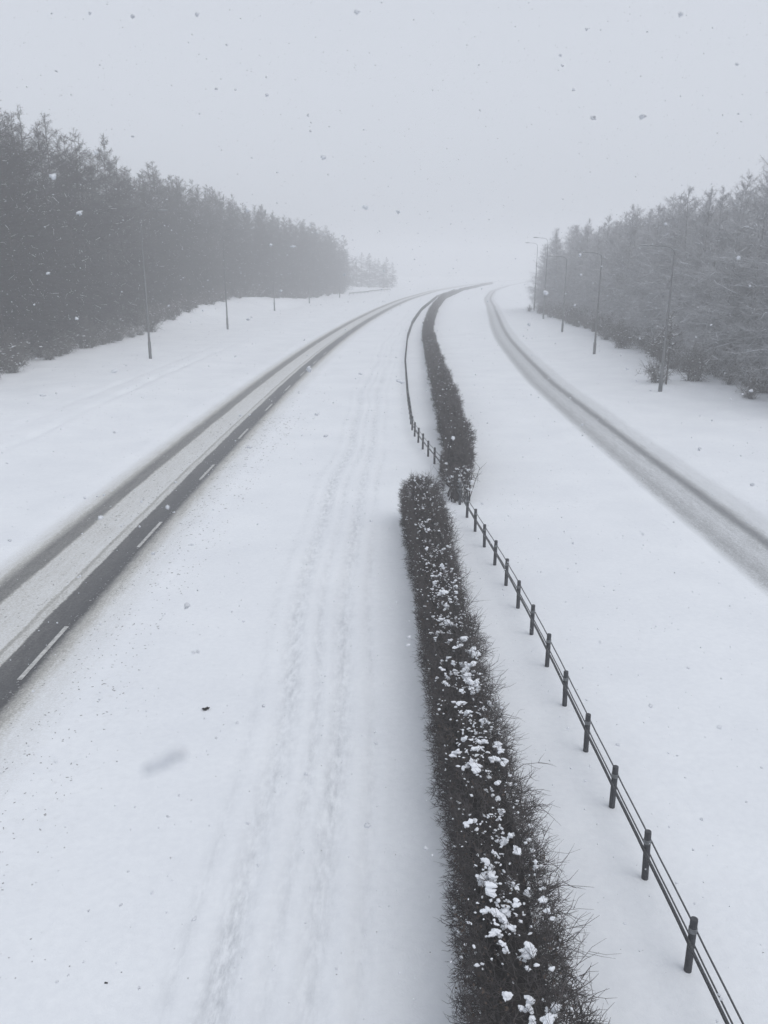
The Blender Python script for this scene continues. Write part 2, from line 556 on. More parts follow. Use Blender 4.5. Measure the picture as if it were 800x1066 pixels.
def sprays(acc, snow, st, d, ln, r, nside=6, ntert=1, snow_p=0.0):
    """woody sprays: a crooked leader with side twigs at wide angles, and shoots on those."""
    n = len(st)
    m1 = st + d * (ln * .4)[:, None]
    d1 = unit(d + rng.normal(size=(n, 3)) * .32 + np.array([0, 0, .12]))
    m2 = m1 + d1 * (ln * .35)[:, None]
    d2 = unit(d1 + rng.normal(size=(n, 3)) * .38 + np.array([0, 0, .18]))
    e = m2 + d2 * (ln * .25)[:, None]
    acc.tubes(st, m1, r, r * .8); acc.tubes(m1, m2, r * .8, r * .55); acc.tubes(m2, e, r * .55, r * .25)
    for k in range(nside):
        q = rng.uniform(.1, .95, n)
        base = np.where((q < .5)[:, None], st + (m1 - st) * (q * 2)[:, None], m1 + (m2 - m1) * ((q - .5) * 2)[:, None])
        side = unit(np.cross(d, rng.normal(size=(n, 3))))
        sd = unit(d1 * .55 + side * .85 + np.array([0, 0, .1]))
        sl = ln * rng.uniform(.25, .6, n)
        mid = base + sd * (sl * .55)[:, None]
        sd2 = unit(sd + d2 * .45 + rng.normal(size=(n, 3)) * .25)
        en = mid + sd2 * (sl * .45)[:, None]
        acc.tubes(base, mid, r * .6, r * .45); acc.tubes(mid, en, r * .45, r * .22)
        for _ in range(ntert):
            t_ = base + (mid - base) * rng.uniform(.3, 1, n)[:, None]
            td = unit(sd + rng.normal(size=(n, 3)) * .8)
            acc.tubes(t_, t_ + td * (sl * rng.uniform(.25, .5, n))[:, None], r * .4, r * .2)
        if snow is not None and snow_p > 0:
            k_ = (rng.random(n) < snow_p) & (np.abs(sd[:, 2]) < .6)
            if k_.any():
                o = np.array([0, 0, .006])
                m_ = (base + mid)[k_] * .5; w_ = rng.uniform(.005, .012, k_.sum())
                snow.add(*lumps(m_ + o, np.stack([w_ * 1.8, w_, w_ * .7], 1), 1, .4))


def hedge_twigs(acc, n, y0, y1, xc, half, h, L=(.12, .34), r=.0042, right_extra=0.0, inset=.16, nside=5, ntert=1, snow=None):
    P, Nn, y = hedge_profile_points(n, y0, y1, xc, half, h)
    bumpy = .07 * noise2(P[:, 1] * 1.3, P[:, 2] * 1.9 + P[:, 0] * 2)
    right = sstep(-.2, .8, (P[:, 0] - xc(P[:, 1])) / (half(P[:, 1]) if callable(half) else half))
    ln = rng.uniform(L[0], L[1], n) * (1 + right * right_extra * rng.uniform(0, 1, n) ** 1.5)
    top = (Nn[:, 2:3] > .9)
    d = unit(Nn * np.where(top, .45, .75) + rng.normal(size=(n, 3)) * np.where(top, .6, .42) + np.array([0, 0, .25]))
    st = P - unit(Nn) * (inset * rng.uniform(.5, 1.2, n) - bumpy)[:, None]
    st[:, 2] = np.maximum(st[:, 2], .03) + ground_z(st[:, 0], st[:, 1])
    rr = r * rng.uniform(.7, 1.5, n)
    t_ = top[:, 0]
    sprays(acc, None, st[~t_], d[~t_], ln[~t_], rr[~t_], nside, ntert)
    sprays(acc, snow, st[t_], d[t_], ln[t_], rr[t_], nside, ntert, .05 if snow is not None else 0)


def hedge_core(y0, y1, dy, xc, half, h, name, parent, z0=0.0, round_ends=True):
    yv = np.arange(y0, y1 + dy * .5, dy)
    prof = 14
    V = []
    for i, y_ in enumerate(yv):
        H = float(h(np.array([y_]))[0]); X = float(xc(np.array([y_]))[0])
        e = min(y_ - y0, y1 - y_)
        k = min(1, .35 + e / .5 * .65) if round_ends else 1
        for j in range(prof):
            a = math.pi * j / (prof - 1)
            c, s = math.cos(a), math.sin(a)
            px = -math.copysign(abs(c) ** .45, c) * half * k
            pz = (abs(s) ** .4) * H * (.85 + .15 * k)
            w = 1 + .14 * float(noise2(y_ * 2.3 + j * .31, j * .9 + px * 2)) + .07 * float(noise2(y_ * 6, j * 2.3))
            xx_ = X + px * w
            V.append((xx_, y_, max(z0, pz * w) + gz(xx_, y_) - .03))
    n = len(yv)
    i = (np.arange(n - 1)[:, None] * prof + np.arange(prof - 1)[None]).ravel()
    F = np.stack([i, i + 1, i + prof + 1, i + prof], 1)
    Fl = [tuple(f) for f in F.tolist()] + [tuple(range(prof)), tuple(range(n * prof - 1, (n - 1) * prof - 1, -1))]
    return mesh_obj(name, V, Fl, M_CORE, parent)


# near hedge
h1 = empty('hedge', (1.17, 12.5, 0))
def place_child(o, root):
    o.matrix_parent_inverse = root.matrix_basis.inverted()
    return o
bpy.context.view_layer.update()
H1x = lambda y: 1.16 + .08 * (1 - sstep(6, 12, y)) + .05 * noise2(np.asarray(y) * .35, 3.3) - .12 * sstep(17, 22, y)
H1h = lambda y: 1.23 + .07 * noise2(np.asarray(y) * 1.3, 7.7) + .05 * noise2(np.asarray(y) * .4, 1.7) + .12 * sstep(15, 22, y) - .10 * sstep(23.4, 24, y)
y0, y1 = 1.5, 24.0
H1w = lambda y: .43 + .05 * noise2(np.asarray(y) * .7, 4.4) + .07 * sstep(16.5, 21, y) - .26 * sstep(y1 - .75, y1, y) ** 2
place_child(hedge_core(y0 + .25, y1 - .25, .12, H1x, .29, lambda y: H1h(y) - .17, 'shaded_core', h1), h1)
acc = Acc(); snow1 = Acc()
hedge_twigs(acc, 4600, y0, 13, H1x, H1w, H1h, (.14, .34), .0044, .75, snow=snow1)
hedge_twigs(acc, 3600, 13, y1, H1x, H1w, H1h, (.14, .32), .0050, .6, snow=snow1)
# far end face
n = 420
P = np.stack([H1x(np.full(n, y1)) + rng.uniform(-.26, .26, n), np.full(n, y1 - .35), rng.uniform(.02, 1.25, n)], 1)
P[:, 2] += ground_z(P[:, 0], P[:, 1])
sprays(acc, None, P, unit(np.array([0, .8, .3]) + rng.normal(size=(n, 3)) * .45), rng.uniform(.2, .42, n), np.full(n, .005), 5, 1)
# longer arching wisps, mostly on the side towards the barrier
n = 900
P, Nn, _ = hedge_profile_points(n, y0, y1, H1x, .40, H1h)
sel = P[:, 0] > H1x(P[:, 1]) + .1
P, Nn = P[sel], Nn[sel]; n = len(P)
P[:, 2] = np.maximum(P[:, 2], .15) + ground_z(P[:, 0], P[:, 1])
sprays(acc, None, P - unit(Nn) * .08, unit(Nn * .8 + rng.normal(size=(n, 3)) * .35 + np.array([.15, 0, .55])), rng.uniform(.32, .62, n), rng.uniform(.0035, .0055, n), 3, 0)
place_child(acc.build('twigs', M_TWIG, h1), h1)
# withered leaves and bud clusters still on the twigs
n = 15000
P, Nn, _ = hedge_profile_points(n, y0, y1, H1x, H1w, H1h)
P += unit(Nn) * rng.uniform(-.10, .05, n)[:, None]
P[:, 2] = np.maximum(P[:, 2], .05) + ground_z(P[:, 0], P[:, 1])
a_ = unit(rng.normal(size=(n, 3))); b_ = unit(np.cross(a_, rng.normal(size=(n, 3))))
l_ = rng.uniform(.010, .024, n)[:, None]
V = np.stack([P - a_ * l_, P + b_ * l_ * .5 + unit(Nn) * .004, P + a_ * l_, P - b_ * l_ * .5], 1).reshape(-1, 3)
place_child(mesh_obj('leaves', V, np.arange(n * 4).reshape(n, 4), M_LEAF, h1), h1)
# snow lodged in the top: sagging caps that merge, then ever finer dusting
acc = snow1
def lodged(nc, ylo, yhi, xlo, xhi, s0, s1, zoff, sub=2):
    yc = ylo + (yhi - ylo) * rng.random(nc); xc_ = H1x(yc) + rng.uniform(xlo, xhi, nc)
    C, Z = [], []
    for a, b_ in zip(yc, xc_):
        s = s0 + (s1 - s0) * rng.random() ** 1.8
        px, py = b_, a
        z0 = float(H1h(np.array([py]))[0]) + zoff + gz(px, py) + rng.uniform(-.06, .05)
        for _ in range(rng.integers(4, 12)):
            q = s * rng.uniform(.3, .75)
            C.append((px, py, z0))
            Z.append((q * rng.uniform(.9, 1.7), q * rng.uniform(.6, 1.0), q * rng.uniform(.32, .55)))
            a_ = rng.uniform(0, 6.28)
            px += math.cos(a_) * q * .9; py += math.sin(a_) * q * .75; z0 -= rng.uniform(-.01, .025)
    acc.add(*lumps(np.array(C), np.array(Z), sub, .32))
lodged(52, 4.3, 15.2, -.26, .30, .034, .078, .045, 3)
lodged(80, 4.3, 15.5, -.30, .36, .02, .05, .04)
lodged(34, 15, 19, -.3, .3, .015, .045, .04)
lodged(30, 18.5, 23.2, -.35, .35, .012, .035, .03)
lodged(6, 23.2, 23.8, -.2, .2, .03, .06, .04)
n = 1500
yv = y0 + (17 - y0) * rng.random(n) ** .8; xv = H1x(yv) + np.clip(rng.normal(size=n) * .2 + .02, -.42, .42)
sel = noise2(yv * 1.7, xv * 2.6) > .05
yv, xv = yv[sel], xv[sel]; n = len(yv)
sz = rng.uniform(.005, .014, n)
acc.add(*lumps(np.stack([xv, yv, H1h(yv) + ground_z(xv, yv) + rng.uniform(-.12, .10, n)], 1), np.stack([sz * rng.uniform(1, 2.2, n), sz, sz * .6], 1), 1, .4))
n = 800
P, Nn, yv = hedge_profile_points(n, y0, y1, H1x, H1w, H1h)
P = P + unit(Nn) * rng.uniform(-.06, .05, n)[:, None]
P[:, 2] = np.maximum(P[:, 2], .05) + ground_z(P[:, 0], P[:, 1])
s = rng.uniform(.005, .017, n) * (1 + .6 * (Nn[:, 2] > .9))
acc.add(*lumps(P, np.stack([s * 1.4, s, s * .6], 1), 1, .5))
place_child(tag(acc.build('lodged_snow', M_SNOWCAP, h1, True), kind='stuff'), h1)
tag(h1, 'near clipped dark hedge with snow lodged in its top, left of the cable barrier', 'hedge', 'central reserve hedges')

# far hedge, curving away beyond the barrier crossing
h2 = empty('hedge', (2.5, 27, 0))
bpy.context.view_layer.update()
_hy = np.array([25, 27, 30, 34, 41, 48, 60, 82, 100, 125, 168, 216, 295, 390, 430.])
_hx = np.array([2.45, 2.5, 2.75, 2.95, 3.15, 3.3, 3.7, 4.3, 5.25, 6.95, 10.5, 15.3, 27, 46, 55.])
H2x = lambda y: np.interp(y, _hy, _hx) + .10 * noise2(np.asarray(y) * .22, 5.1)
H2h = lambda y: 1.45 + .14 * noise2(np.asarray(y) * .6, 2.2) - .15 * sstep(40, 70, y) - .45 * sstep(140, 300, y)
place_child(hedge_core(27.3, 420, .6, H2x, .33, lambda y: H2h(y) - .12, 'shaded_core', h2), h2)
acc = Acc()
hedge_twigs(acc, 3000, 26.6, 48, H2x, .47, H2h, (.16, .36), .0075, .2)
hedge_twigs(acc, 2600, 48, 90, H2x, .47, H2h, (.18, .38), .012, .1, nside=3)
hedge_twigs(acc, 2600, 90, 200, H2x, .48, H2h, (.2, .42), .022, 0, nside=2, ntert=0)
hedge_twigs(acc, 2000, 200, 425, H2x, .5, H2h, (.25, .45), .035, 0, nside=1, ntert=0)
# bare crooked stems at the open near end
n = 70
P = np.stack([2.45 + rng.uniform(-.35, .35, n), 25.9 + rng.uniform(-.3, .8, n), np.zeros(n)], 1)
P[:, 2] = ground_z(P[:, 0], P[:, 1])
m1 = P + np.stack([rng.normal(size=n) * .10, rng.normal(size=n) * .08, rng.uniform(.35, .6, n)], 1)
m2 = m1 + np.stack([rng.normal(size=n) * .16, rng.normal(size=n) * .14, rng.uniform(.4, .65, n)], 1)
acc.tubes(P, m1, .018, .012); acc.tubes(m1, m2, .012, .006)
for _ in range(5):
    q = rng.uniform(.2, 1, n)[:, None]
    s_ = m1 * (1 - q) + m2 * q
    acc.tubes(s_, s_ + unit(rng.normal(size=(n, 3)) + np.array([0, 0, .6])) * rng.uniform(.15, .4, n)[:, None], .007, .003)
place_child(acc.build('twigs', M_TWIG, h2), h2)
acc = Acc()
n = 420
P, Nn, yv = hedge_profile_points(n, 26.8, 75, H2x, .46, H2h)
P[:, 2] = np.maximum(P[:, 2], .1) + ground_z(P[:, 0], P[:, 1]) + .02
s = rng.uniform(.006, .022, n)
acc.add(*lumps(P, np.stack([s * 1.3, s, s * .8], 1), 1, .5))
n = 60
P = np.stack([2.45 + rng.uniform(-.4, .5, n), 26 + rng.uniform(-.3, .8, n), rng.uniform(.35, 1.0, n)], 1)
s = rng.uniform(.02, .06, n)
acc.add(*lumps(P, np.stack([s * 1.5, s, s * .6], 1), 1, .5))
place_child(tag(acc.build('lodged_snow', M_SNOWCAP, h2, True), kind='stuff'), h2)
tag(h2, 'far hedge with open stems at its near end, curving away into the haze', 'hedge', 'central reserve hedges')

# ------------------------------------------------------------------ cable barrier
_by = np.array([-8, 2, 7.1, 14.2, 18.6, 23.1, 25, 28, 30, 32.4, 35, 38, 48, 65, 88, 113, 150, 220, 300.])
_bx = np.array([3.5, 3.32, 3.25, 3.08, 2.90, 2.58, 2.45, 2.25, 2.08, 1.77, 1.5, 1.29, 1.36, 1.65, 2.45, 3.8, 6.6, 13.6, 25.5])
_bf = np.linspace(-8, 300, 1233)
_bq = np.interp(_bf, _by, _bx)
_bq = np.convolve(np.pad(_bq, 5, mode='reflect', reflect_type='odd'), np.ones(11) / 11, mode='valid')
BX = lambda y: np.interp(y, _bf, _bq)
bar = empty('cable_barrier', (3.3, 2, 0))
bpy.context.view_layer.update()
tag(bar, 'low cable barrier of short dark posts running along the snowy central reserve', 'barrier')


def cyl_rings(rings, sides=14):
    V, F = [], []
    for z, r in rings:
        for k in range(sides):
            a = 2 * math.pi * k / sides
            V.append((r * math.cos(a), r * math.sin(a), z))
    for i in range(len(rings) - 1):
        for k in range(sides):
            k2 = (k + 1) % sides
            F.append((i * sides + k, i * sides + k2, (i + 1) * sides + k2, (i + 1) * sides + k))
    F.append(tuple(range((len(rings) - 1) * sides, len(rings) * sides)))
    return np.array(V), F


PH = .66
def post_proto():
    V, F = cyl_rings([(-.25, .041), (.02, .042), (.3, .041), (PH - .015, .041), (PH - .004, .039), (PH, .030)])
    p = mesh_obj('post', V, F, M_POST, bar)
    V, F = cyl_rings([(PH - .17, .043), (PH - .168, .047), (PH - .115, .047), (PH - .113, .043)])
    mesh_obj('collar', V, F, M_COLLAR, p)
    return p


posts_y = []
y = 1.45
while y < 290:
    posts_y.append(y); y += 1.41
proto = None
for i, py in enumerate(posts_y[:100]):
    p = post_proto() if proto is None else copy_tree(proto, bar)
    if proto is None: proto = p
    px = float(BX(py))
    p.matrix_parent_inverse = bar.matrix_basis.inverted()
    p.location = (px, py, gz(px, py) + random.uniform(-.02, .02))
    p.rotation_euler = (R(random.uniform(-1.3, 1.3)), R(random.uniform(-1.6, 1.6)), random.uniform(0, 6.28))
acc = Acc()
py = np.array(posts_y[100:]); px = BX(py); pz = ground_z(px, py)
acc.tubes(np.stack([px, py, pz - .2], 1), np.stack([px, py, pz + PH], 1), .045, .042, sides=6)
place_child(tag(acc.build('distant_post', M_POST, bar), kind='stuff'), bar)
cy = np.concatenate([np.arange(-3, 60, .47), np.arange(60, 290, 1.41)])
for off, zc_, rad in ((.052, .50, .0105), (-.052, .44, .0105), (-.056, .405, .0105), (.054, .30, .010)):
    sag = .006 * np.sin(cy * 4.4)
    px = BX(cy) + off; pz = np.convolve(np.pad(ground_z(BX(cy), cy), 4, mode='edge'), np.ones(9) / 9, 'valid') + zc_ + sag
    Pc = np.stack([px, cy, pz], 1)
    rr = rad + .00012 * np.maximum(cy - 40, 0)
    acc = Acc(); acc.tubes(Pc[:-1], Pc[1:], rr[:-1], rr[1:], sides=8)
    place_child(acc.build('cable', M_CABLE, bar, True), bar)

# ------------------------------------------------------------------ trees
def larch_parts(seed, height, spread, limbs, mat, snow, low=.10, upright=0.0, twig_r=.010, bark=None):
    """one bare conifer -> Empty with trunk, crown, branch snow (prototype at the origin)."""
    g = np.random.default_rng(seed)
    root = empty('larch_tree', (0, 0, 0))
    nz = 14
    zz = np.linspace(-.2, 1, nz) * height
    lx = np.cumsum(g.normal(size=nz) * .05) * (height / 18); ly = np.cumsum(g.normal(size=nz) * .05) * (height / 18)
    lx -= lx[2]; ly -= ly[2]
    tr = np.interp(zz / height, [-.2, 0, .1, .6, 1], [.26, .22, .16, .07, .006]) * (height / 18)
    C = np.stack([lx, ly, zz], 1)
    a = Acc(); a.tubes(C[:-1], C[1:], tr[:-1], tr[1:], sides=7)
    a.build('trunk', bark or M_BARK, root, True)
    f = np.sort(low + (.985 - low) * g.uniform(0, 1, limbs) ** 1.12)
    base = np.stack([np.interp(f * height, zz, lx), np.interp(f * height, zz, ly), f * height], 1)
    az = g.uniform(0, 2 * math.pi, limbs)
    prof = np.interp(f, [0, .12, .3, .55, .8, .93, 1], [.62, .88, 1, .80, .44, .24, .05])
    L = spread * prof * g.uniform(.75, 1.12, limbs)
    pit = np.radians(np.interp(f, [0, .3, .7, 1], [-14, -2, 20, 44]) + g.normal(size=limbs) * 9 + upright)
    d = np.stack([np.cos(az) * np.cos(pit), np.sin(az) * np.cos(pit), np.sin(pit)], 1)
    up = np.array([0, 0, 1.0])
    p1 = base + d * (L * .45)[:, None] + g.normal(size=(limbs, 3)) * .07
    p2 = p1 + unit(d + up * -.10 + g.normal(size=(limbs, 3)) * .1) * (L * .35)[:, None]
    p3 = p2 + unit(d + up * .28 + g.normal(size=(limbs, 3)) * .15) * (L * .22)[:, None]
    r = .012 + .012 * L
    cr = Acc()
    cr.tubes(base, p1, r, r * .7); cr.tubes(p1, p2, r * .7, r * .45); cr.tubes(p2, p3, r * .45, .006)
    # twigs off each limb
    NT = 24
    T = g.uniform(.12, 1.0, (limbs, NT))
    seg = np.where(T[..., None] < .45, base[:, None] + (p1 - base)[:, None] * (T / .45)[..., None],
          np.where(T[..., None] < .8, p1[:, None] + (p2 - p1)[:, None] * ((T - .45) / .35)[..., None],
                   p2[:, None] + (p3 - p2)[:, None] * ((T - .8) / .2)[..., None]))
    s0 = seg.reshape(-1, 3)
    dd = np.repeat(d, NT, 0)
    n = len(s0)
    td = unit(dd * .6 + g.normal(size=(n, 3)) * .7 + np.array([0, 0, -.12 + .02 * upright]))
    tl = np.repeat(.07 + .30 * L, NT) * g.uniform(.45, 1.15, n)
    tw = np.repeat(twig_r * np.clip(.22 + .50 * L, .22, 1.0), NT)
    keep = g.random(n) < np.repeat(np.clip(.30 + .75 * L, 0, 1), NT)
    s0, td, tl, tw = s0[keep], td[keep], tl[keep], tw[keep]; n = len(s0)
    e0 = s0 + td * tl[:, None]
    cr.tubes(s0, e0, tw, tw * .45)
    # finer shoots
    for rep in range(2):
        q = g.uniform(.2, .95, n)[:, None]
        s1 = s0 * (1 - q) + e0 * q
        sd = unit(td * .5 + g.normal(size=(n, 3)) * .8)
        cr.tubes(s1, s1 + sd * (tl * g.uniform(.3, .65, n))[:, None], tw * .7, tw * .35)
    cr.build('crown', mat, root)
    if snow > 0:
        k = int(limbs * snow)
        pick = g.choice(limbs, k, replace=False)
        sn = Acc()
        o = np.array([0, 0, .025])
        if snow > .12:
            k2_ = pick[g.random(k) < .6]
            A = base[k2_] + (p1 - base)[k2_] * g.uniform(.4, .9, len(k2_))[:, None]
            sn.tubes(A + o, p1[k2_] + o, .022, .034, sides=5)
            B = p1[k2_] + (p2 - p1)[k2_] * g.uniform(.3, 1, len(k2_))[:, None]
            sn.tubes(p1[k2_] + o, B + o, .034, .016, sides=5)
        kk = g.choice(n, int(n * snow * .22), replace=False)
        sn.tubes(s0[kk] + o * .7, (s0 * .4 + e0 * .6)[kk] + o * .7, .016, .011, sides=4)
        tag(sn.build('branch_snow', M_SNOWCAP, root, True), kind='stuff')
    return root


def shrub_parts(seed, height, width, stems, mat, snow):
    g = np.random.default_rng(seed)
    root = empty('shrub', (0, 0, 0))
    cr = Acc()
    az = g.uniform(0, 6.28, stems); lean = g.uniform(.1, 1.0, stems)
    b0 = np.stack([g.normal(size=stems) * .15 * width, g.normal(size=stems) * .15 * width, np.full(stems, -.1)], 1)
    d = unit(np.stack([np.cos(az) * lean, np.sin(az) * lean, np.full(stems, 1.0)], 1))
    L = height * g.uniform(.55, 1.05, stems)
    m = b0 + d * (L * .5)[:, None]
    e = m + unit(d + g.normal(size=(stems, 3)) * .3 + np.array([0, 0, -.1])) * (L * .5)[:, None]
    cr.tubes(b0, m, .018, .013); cr.tubes(m, e, .013, .006)
    NT = 16
    q = g.uniform(.1, 1, (stems, NT, 1))
    s0 = np.where(q < .5, b0[:, None] + (m - b0)[:, None] * q * 2, m[:, None] + (e - m)[:, None] * (q - .5) * 2).reshape(-1, 3)
    n = len(s0)
    td = unit(np.repeat(d, NT, 0) * .4 + g.normal(size=(n, 3)) * .8)
    tl = g.uniform(.2, .6, n) * height / 2
    e0 = s0 + td * tl[:, None]
    cr.tubes(s0, e0, .009, .004)
    for _ in range(2):
        qq = g.uniform(.2, .95, n)[:, None]
        s1 = s0 * (1 - qq) + e0 * qq
        cr.tubes(s1, s1 + unit(td * .4 + g.normal(size=(n, 3))) * (tl * .5)[:, None], .007, .003)
    cr.build('branches', mat, root)
    if snow > 0:
        sn = Acc()
        k = g.choice(n, int(n * snow), replace=False)
        Cc = (s0 * .5 + e0 * .5)[k] + np.array([0, 0, .02])
        s = g.uniform(.018, .06, len(k))
        sn.add(*lumps(Cc, np.stack([s * 1.7, s, s * .55], 1), 1, .5))
        tag(sn.build('branch_snow', M_SNOWCAP, root, True), kind='stuff')
    return root


L_PROTO = [larch_parts(100 + i, 18.0, 3.3 + .3 * (i % 3), 150, M_LARCH, .05 if i % 2 else .09, low=.03, twig_r=.0115) for i in range(7)]
R_PROTO = [larch_parts(200 + i, 13.0, 2.7 + .25 * (i % 3), 165, M_LARCH2, .15 + .05 * (i % 3), low=.04, upright=6, twig_r=.0125, bark=M_BARK2) for i in range(6)]
S_PROTO = [shrub_parts(300 + i, 2.2, 1.5, 26, M_SHRUB, .05 + .03 * (i % 3)) for i in range(5)]
used = set()


def place(protos, k, x, y, sc, name=None):
    pr = protos[k % len(protos)]
    if pr.name in used:
        o = copy_tree(pr)
    else:
        o = pr; used.add(pr.name)
    o.location = (x, y, gz(x, y) - .05)
    o.rotation_euler = (R(random.uniform(-1.5, 1.5)), R(random.uniform(-1.5, 1.5)), random.uniform(0, 6.28))
    o.scale = (sc * random.uniform(.92, 1.1), sc * random.uniform(.92, 1.1), sc)
    return o


GL, GR = 'larches of the wood left of the road', 'trees of the wood right of the road'
_ly = np.array([40, 60, 80, 111, 142, 165, 190, 215, 240, 285.])
_lx = np.array([-28.5, -29.5, -30.0, -30.5, -30, -27.5, -24.2, -20.2, -16.2, -11.5])
left_edge = lambda y: float(np.interp(y, _ly, _lx))
trees_left = []
for row, (off, y0_, y1_, step) in enumerate(((0, 46, 276, 3.6), (3.4, 48, 276, 4.0), (7.2, 52, 270, 4.8), (11.8, 50, 262, 6.8))):
    y = y0_
    while y < y1_:
        yy = y + random.uniform(-1.0, 1.0)
        x = left_edge(yy) - off + random.uniform(-.9, .9)
        sc = random.uniform(.92, 1.05) * (1.0 + .025 * row)
        if yy > 245: sc *= .92
        sc *= 1 + .10 * math.exp(-((yy - 84) / 14) ** 2) - .07 * math.exp(-((yy - 52) / 13) ** 2)
        trees_left.append((row, yy, place(L_PROTO, random.randrange(99), x, yy, sc)))
        y += step
_ry = np.array([30, 48, 60, 72, 95, 121, 139, 152.])
_rx = np.array([23.5, 23.6, 24.2, 25.0, 27.0, 29.0, 28.9, 28.7])
right_edge = lambda y: float(np.interp(y, _ry, _rx))
trees_right = []
for row, (off, y0_, y1_, step) in enumerate(((0, 40, 157, 3.1), (2.6, 42, 157, 3.4), (5.6, 44, 155, 4.2), (9.5, 44, 150, 6.0))):
    y = y0_
    while y < y1_:
        yy = y + random.uniform(-.9, .9)
        x = right_edge(yy) + off + random.uniform(-.8, .8)
        sc = random.uniform(.90, 1.08)
        if yy > 146: sc *= .82
        trees_right.append((row, yy, place(R_PROTO, random.randrange(99), x, yy, sc)))
        y += step
for row, yy, o in trees_left:
    z = 'near' if yy < 100 else ('middle' if yy < 170 else 'far')
    tag(o, {'near': 'dark bare larch crowded into the near stretch of the left wood, by the left edge',
            'middle': 'greyer bare larch in the middle stretch of the left wood, above the snowy bank',
            'far': 'pale bare larch at the far hazy end of the left wood'}[z], 'tree', GL)
for row, yy, o in trees_right:
    z = 'near' if yy < 75 else ('middle' if yy < 112 else 'far')
    tag(o, {'near': 'snow streaked bare tree in the near stretch of the right wood, by the right edge',
            'middle': 'grey bare tree midway along the right wood, behind the second and third lamp posts',
            'far': 'faint bare tree at the far hazy end of the right wood'}[z], 'tree', GR)

# paler trees beyond the end of the left wood
for k in range(15):
    x = -19 + k * 1.55 + random.uniform(-.8, .8)
    y = 312 + (k % 3) * 8 + k * .6
    o = place(L_PROTO, k * 3 + 1, x, y, random.uniform(.62, .78) * (1 - .012 * k))
    o.scale.x *= 1.3; o.scale.y *= 1.3
    tag(o, 'smaller ghostly tree standing past the end of the left wood', 'tree', 'ghostly trees past the left wood')
# undergrowth along both wood edges
GS = 'snowy shrubs along the foot of the woods'
y = 50
while y < 250:
    x = left_edge(y) + random.uniform(1.0, 4.2)
    big = random.uniform(.5, 1.35)
    o = place(S_PROTO, random.randrange(99), x, y, big)
    tag(o, 'low snow dusted shrub at the foot of the left wood', 'shrub', GS)
    y += random.uniform(1.0, 2.4) * (1 if y < 120 else 2.0)
y = 40
while y < 148:
    x = right_edge(y) - random.uniform(.8, 3.8)
    o = place(S_PROTO, random.randrange(99), x, y, random.uniform(.45, 1.25))
    tag(o, 'low snow dusted shrub at the foot of the right wood', 'shrub', GS)
    y += random.uniform(1.0, 2.2)
o = place(S_PROTO, 2, 17.6, 53.5, 1.0)
bush = larch_parts(411, 4.6, 1.2, 34, M_SHRUB, .5, low=.42, upright=10)
bush.name = 'sapling'
bush.location = (17.9, 52.6, gz(17.9, 52.6))
tag(bush, 'slender snow laden sapling just behind the nearest right lamp post', 'sapling')
tag(o, 'small shrub between the nearest right lamp post and the wood', 'shrub', GS)

# ------------------------------------------------------------------ lamp posts
def lamp_proto():
    root = empty('lamp_post', (0, 0, 0))
    V, F = cyl_rings([(-.2, .125), (1.3, .125), (1.36, .095), (6, .062), (10.4, .038), (10.75, .034)], 12)
    mesh_obj('pole', V, F, M_LAMP, root, True)
    a = Acc()
    th = np.linspace(0, math.pi / 2, 9)
    P = np.stack([.7 * (1 - np.cos(th)), 0 * th, 10.75 + .55 * np.sin(th)], 1)
    P = np.concatenate([P, [[1.5, 0, 11.36]]])
    a.tubes(P[:-1], P[1:], .028, .024, sides=8)
    a.build('arm', M_LAMP, root, True)
    V, F = ICO[2][0] * np.array([.38, .14, .07]) + np.array([1.8, 0, 11.37]), ICO[2][1]
    V[:, 2] = np.maximum(V[:, 2], 11.32)
    mesh_obj('lantern', V, F, M_LANTERN, root, True)
    return root


LP = lamp_proto()
lamps = [(-19.0, 68, 0, 'nearest lamp post on the left verge, its dark shaft against the wood'),
         (-18.7, 101, 0, 'second nearest lamp post on the left verge, below the gap in the trees'),
         (-18.3, 142, 0, 'third nearest lamp post on the left verge, shaft half lost in haze'),
         (-15.5, 177, 0, 'fourth lamp post along the left verge, a faint short stroke'),
         (-11.2, 216, 0, 'farthest lamp post on the left verge, at the end of the wood'),
         (16.7, 50, 180, 'nearest lamp post on the right verge, beside a snow laden sapling'),
         (18.2, 72.5, 180, 'second nearest lamp post on the right verge, before the grey wood'),
         (20.7, 98, 180, 'third nearest lamp post on the right verge, thin and pale'),
         (23.5, 125, 180, 'fourth lamp post along the right verge, at the end of the wood'),
         (26.5, 150, 180, 'fifth lamp post along the right verge, just clear of the wood')]
for i, (x, y, a, lab) in enumerate(lamps):
    o = LP if i == 0 else copy_tree(LP)
    o.location = (x, y, gz(x, y))
    o.rotation_euler = (0, R(random.uniform(-.6, .6)), R(a + random.uniform(-6, 6)))
    o.scale.z = .74 if (a and y < 110) else 1.0
    tag(o, lab, 'lamp post', 'lamp posts along the verges')

